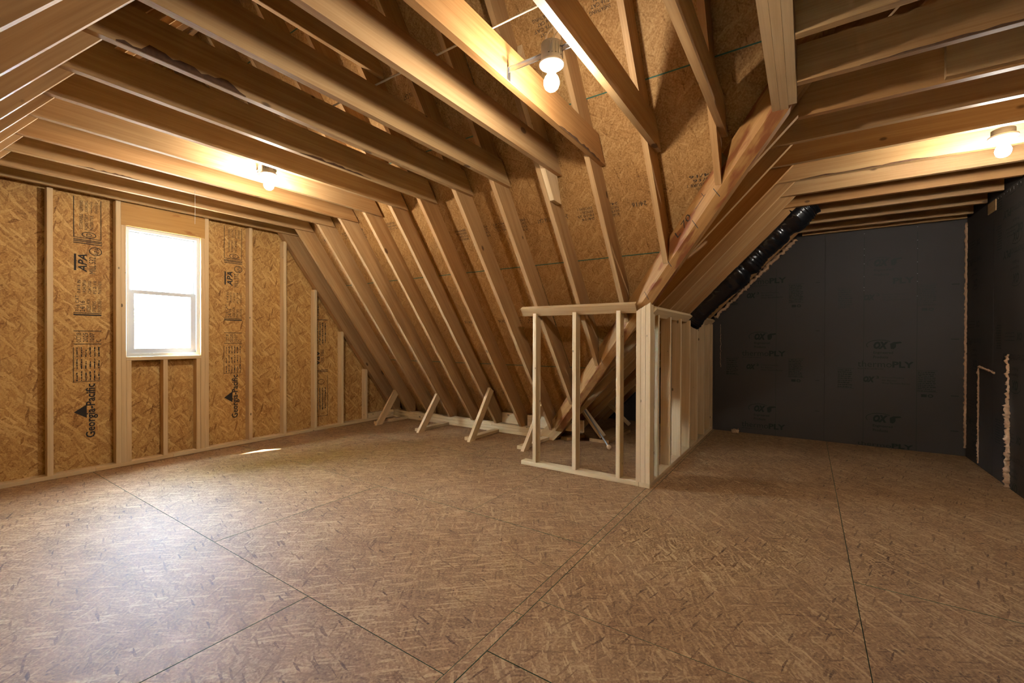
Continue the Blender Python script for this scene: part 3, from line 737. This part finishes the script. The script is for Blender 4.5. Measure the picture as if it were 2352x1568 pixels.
# ------------------------------------------------------------------ things
# light fixtures
def bulb_profile():
    p = [(.0140, 0), (.0145, -.008), (.022, -.018), (.031, -.030), (.0365, -.047), (.036, -.061), (.030, -.077), (.019, -.087), (.006, -.091)]
    return p[::-1]
def fixture(x, y, zd, label, kind, y0=None, y1=None):
    t = root('light_fixture', (x, y, zd), label, 'light', 'bare bulb ceiling lights')
    disc = [(.020, -.030), (.024, -.026), (.026, -.010), (.040, -.006), (.055, 0), (.058, .006), (.057, .012), (.03, .013)]
    if kind == 'low': disc = [(r*1.18, z) for r, z in disc]
    lh = lathe('lampholder', t, disc, (x, y, zd), 'white', 32)
    lathe('bulb', lh, bulb_profile(), (x, y, zd-.026), 'bulb_b' if y > 3 else 'bulb', 24)
    if kind == 'bar':
        cb = lathe('ceiling_box', t, [(.047, .012), (.0485, .018), (.050, .098), (.046, .100), (.03, .101)], (x, y, zd), 'grey', 24)
        for i in range(9):
            a = -2.9+i*.32
            boxes('box_rib', cb, [(x+.051*math.cos(a)-.003, x+.051*math.cos(a)+.003, y+.051*math.sin(a)-.003, y+.051*math.sin(a)+.003, zd+.035, zd+random.choice((.085, .10, .105)))], 'grey')
        zb = zd+.062
        xb = x
        bh = boxes('bar_hanger', t, [(xb-.003, xb+.003, y0+.002, y1-.002, zb-.011, zb+.011), (xb-.010, xb+.003, y0+.002, y1-.002, zb+.008, zb+.011)], 'steel')
        for yy, s in ((y1, -1), (y0, 1)):
            boxes('bar_bracket', bh, [(xb-.014, xb+.014, min(yy, yy+s*.003), max(yy, yy+s*.003), zb-.05, zb+.014)], 'steel')
        pts = spline([(x-.02, y+.02, zd+.10), (x-.015, y+.01, zd+.15), (x+.01, y-.05, zd+.205), (x+.03, y0+.005, zd+.22)], 8)
        tube('cable', t, pts, .0045, 'cable', 8)
        pts = spline([(x+.005, y+.01, zd+.10), (x+.010, y-.005, zd+.14), (x+.035, y-.055, zd+.19), (x+.05, y0+.005, zd+.205)], 8)
        tube('cable', t, pts, .0045, 'cable', 8)
    else:
        lathe('ceiling_box', t, [(.052, .013), (.054, .016), (.054, .05), (.05, .052), (.03, .053)], (x, y, zd), 'grey', 20)
    return t
fixture(1.806, .995, 2.487, 'bare lit bulb on a bar hanger nearest the camera', 'bar', .83+T, 1.24)
fixture(1.803, 3.528, 2.500, 'bare lit bulb above the window end of the room', 'bar', 3.305+T, 3.70)
fixture(3.915, -.995, 2.452, 'bare lit bulb near the dark sheathed walls', 'low')
# cable over the joists
tube_o = tube('electrical_cable', None, [(1.676, .84+.03*i, ZJ+D8+.006+random.uniform(-.001, .001)) for i in range(60)], .005, 'cable', 8)
tag(tube_o, 'thin white cable lying across the joist tops by the nearest bulb', 'cable')
# plumb strings
for (x, y, z0, z1, lab) in ((1.62, 4.40, 2.20, 2.495, 'thin string hanging below the joists near the window'),):
    s_ = tube('hanging_string', None, [(x, y, z1), (x+.002, y, (z0+z1)/2), (x, y, z0)], .0012, 'cable', 5); tag(s_, lab, 'string')

# stacked plates at the foot of the rafters
ps = root('plate_stack', (4.69, 3.7, 0), 'long stack of flat boards along the foot of the rafters', 'lumber')
for k, cuts in enumerate(((2.71, 4.02, 5.345), (2.64, 3.02, 3.70, 5.345), (2.64, 3.45, 4.9, 5.345))):
    for a, b_ in zip(cuts, cuts[1:]): lumber('board', ps, (4.69, a+.001, .019+.038*k), (4.69, b_-.001, .019+.038*k), .089, .037, mat='stud')
# braces
labs = ('diagonal floor brace nearest the window wall', 'diagonal floor brace second from the window wall', 'diagonal floor brace third from the window wall', 'diagonal floor brace right behind the low stud wall')
for i, (bx, by, tx, tz) in enumerate(((4.03, 4.99, 4.46, .60), (4.02, 4.15, 4.45, .595), (3.995, 3.281, 4.39, .60), (3.995, 2.525, 4.47, .585))):
    t = root('floor_brace', (bx, by, 0), labs[i], 'brace', 'braces along the foot of the roof')
    yb = by+.019
    A = Vector((bx+.048, yb, .0)); B = Vector((tx+.045, yb, tz-.02)); d = (B-A).normalized(); nrm = Vector((-d.z, 0, d.x))
    w = .0445
    # foot cut level with the floor, square top
    ca = (A.x-w/d.z*1.0, 0); 
    poly = [(A.x-w/d.z, .0), (A.x+w/d.z, .0), ((B+nrm*-w).x, (B+nrm*-w).z), ((B+nrm*w).x, (B+nrm*w).z)]
    prism('diagonal', t, 'y', by, by+T, poly, (d.x, d.z), 'stud')
    lumber('foot_block', t, (bx+.055, by+T+.045, .019), (4.642, by+T+.045, .019), .088, .038)

# foam
def bead(name, pts, r, label, n=70, jit=.35, wob=.004, group=None):
    P = [Vector(p) for p in pts]; seg = [(P[i+1]-P[i]).length for i in range(len(P)-1)]; tot = sum(seg); out = []
    for k in range(n+1):
        d = tot*k/n; i = 0
        while i < len(seg)-1 and d > seg[i]: d -= seg[i]; i += 1
        out.append(P[i].lerp(P[i+1], min(1, d/seg[i])))
    rr = [(r(k/n) if callable(r) else r)*random.uniform(.7, 1.25) for k in range(n+1)]
    o = tube(name, None, out, rr, 'foam', 9, jit, wob); return tag(o, label, 'foam', group)
bead('foam_bead', [(XF-.006, YR+.008, .09), (XF-.006, YR+.008, 2.44)], .011, 'tan foam bead up the corner of the two dark walls', 110)
bead('foam_bead', [(6.033, YR+.004, .02), (6.033, YR+.004, .96), (5.60, YR+.004, .925)], .008, 'bent tan foam bead low on the right dark wall', 110)
bead('foam_bead', [(5.262, YR+.006, .012), (5.285, YR+.006, 1.10)], lambda u: .021 if u < .62 else .010, 'thick tan foam bead nearest the camera on the right dark wall', 90, .4, .008)
bead('foam_bead', [(XF-.070, y, wz(y)-.022) for y in (1.03, .8, .55, .3, .12)], .022, 'ragged orange foam line along the sloping rafter on the dark wall', 70, .5, .012)
bead('foam_bead', [(XF-.004, .955+random.uniform(-.006, .006), 1.42-.03*i) for i in range(20)], .0022, 'thin foam drips on the dark wall beside the stud wall', 60, .8, .004)
o = bead('foam_chunk', [(6.34, .80, .02), (6.36, .76, .026), (6.36, .72, .02)], .026, 'loose foam chunk on the floor by the dark wall', 10, .4, .006)

# black film-wrapped duct between the wing rafters
pts = spline([(5.22, 1.12, 1.45), (5.20, .98, 1.58), (5.21, .62, 1.94), (5.22, .40, 2.17), (5.20, .10, 2.47), (5.20, -.02, 2.57)], 24)
rad = [.150+.014*math.sin(i*.14+1)-.035*math.exp(-((i-52)/2.5)**2)-.03*math.exp(-((i-86)/2.5)**2)+random.uniform(-.005, .005) for i in range(len(pts))]
du = tube('insulated_duct', None, pts, rad, 'black', 40, .022, .003)
tag(du, 'black plastic wrapped duct between the sloping rafters', 'duct')

# odds and ends behind the low stud wall
def scrap(name, A, B, w, d, label, upv=(0, 0, 1), mat='stud'):
    t = lumber(name, None, A, B, w, d, upv, mat); return tag(t, label, 'lumber')
scrap('scrap_board', (4.88, 2.27, .40), (4.84, 1.97, .075), .038, .089, 'leaning board behind the low stud wall beside the grey cable', (-.3, 1, 1))
scrap('scrap_block', (4.84, 2.02, .0195), (5.60, 2.02, .0195), .24, .038, 'wide flat board on the floor behind the low stud wall', mat='rafter')
scrap('offcut', (5.02, 2.33, .02), (5.35, 2.62, .02), .05, .038, 'small offcut on the floor behind the middle stud')
scrap('leaning_offcut', (5.62, 2.20, .34), (5.68, 1.94, .085), .038, .089, 'far leaning board in the dark behind the stud wall', (-.3, 1, 1))
scrap('base_block', (4.72, 2.42, .02), (4.98, 2.30, .02), .12, .038, 'small base block under the foot of the valley beam', mat='rafter')
t = root('grey_cable', (4.594, 1.80, 0), 'grey cable with an orange foam tip behind the stud wall', 'cable')
tube('cable', t, spline([(4.80, 2.24, .46), (4.77, 2.17, .38), (4.76, 2.06, .24), (4.74, 1.98, .15), (4.66, 1.87, .07), (4.60, 1.80, .02)], 8), .010, 'grey', 8)
tube('cable_tip', t, [(4.62, 1.82, .024), (4.59, 1.80, .026), (4.57, 1.775, .022)], [.014, .024, .016], 'foam', 9, .4, .004)

# ------------------------------------------------------------------ outside the window
gd = boxes('ground', None, [(-60, 60, -60, 60, -3.0, -2.9)], 'ground'); tag(gd, kind='structure')
def tree(x, y, h, r, crown, label):
    t = root('tree', (x, y, -2.9), label, 'tree', 'trees outside the window')
    pts = [(x+random.uniform(-.1, .1), y, -2.9+h*i/8) for i in range(9)]
    tube('trunk', t, pts, [r*(1-.07*i) for i in range(9)], 'bark', 10, .06)
    vs, fs = [], []
    for cx, cy, cz, cr, n in crown:
        for _ in range(n):
            d = Vector((random.gauss(0, 1), random.gauss(0, 1), random.gauss(0, 1))).normalized()*cr*random.random()**.4
            p = Vector((cx, cy, cz))+d; a = Vector((random.uniform(-1, 1), random.uniform(-1, 1), random.uniform(-1, 1))).normalized()
            b_ = a.orthogonal().normalized(); L = random.uniform(.10, .2); k = len(vs)
            vs += [p-a*L, p+b_*L*.4, p+a*L, p-b_*L*.4]; fs.append((k, k+1, k+2, k+3))
    if vs: tag(link('foliage', mesh('foliage', vs, fs, 'leaf'), t), kind='stuff')
for i, (x, y, h, r, lab) in enumerate(((1.2, 13, 11, .16, 'slim pale tree trunk left of the window centre outside'), (3.4, 15, 12, .2, 'slim pale tree trunk outside at the right of the window'), (6.0, 21, 14, .25, 'distant tree trunk outside the window'))):
    tree(x, y, h, r, [(x, y+.4, random.uniform(.5, 2.5), .9, 60), (x+.6, y+1, random.uniform(2.5, 4.5), 1.2, 60)], lab)
sd = Vector((-.46, .45, 1.07)).normalized(); ld = Vector((.6, -.18, 0)).normalized(); nn_ = sd.cross(ld).normalized()
Q = Vector((2.18, 5.01, 0))+sd*6  # unseen boughs added across the sun, with a slit that shapes the floor patch
t = root('tree', (-3.2, 9.0, -2.9), 'unseen leafy tree added to narrow the sun through the window', 'tree', 'trees outside the window')
tube('trunk', t, spline([(-3.2, 9, -2.9), (-3.1, 8.9, 1), (-2.4, 8.5, 4.2), (-1.2, 7.8, 5.4)], 6), [.2-.008*i for i in range(19)], 'bark', 10, .06)
for sg_ in (1, -1):
    vs, fs = [], []; n1, n2 = 28, 16
    ld2 = (ld-sd*ld.dot(sd)).normalized()
    for i in range(n2+1):
        for j in range(n1):
            a, b_ = math.pi*i/n2, 2*math.pi*j/n1; k = 1+random.uniform(-.02, .02)
            vs.append(Q+nn_*sg_*(.95+.07)+(ld2*2.4*math.cos(a)+nn_*.95*math.sin(a)*math.cos(b_)+sd*.8*math.sin(a)*math.sin(b_))*k)
    for i in range(n2):
        for j in range(n1): fs.append((i*n1+j, i*n1+(j+1) % n1, (i+1)*n1+(j+1) % n1, (i+1)*n1+j))
    tag(link('foliage', mesh('foliage', vs, fs, 'leaf'), t), kind='stuff')
bpy.data.objects.remove(_to)
for o in bpy.data.objects:
    if '_loc' in o: del o['_loc']
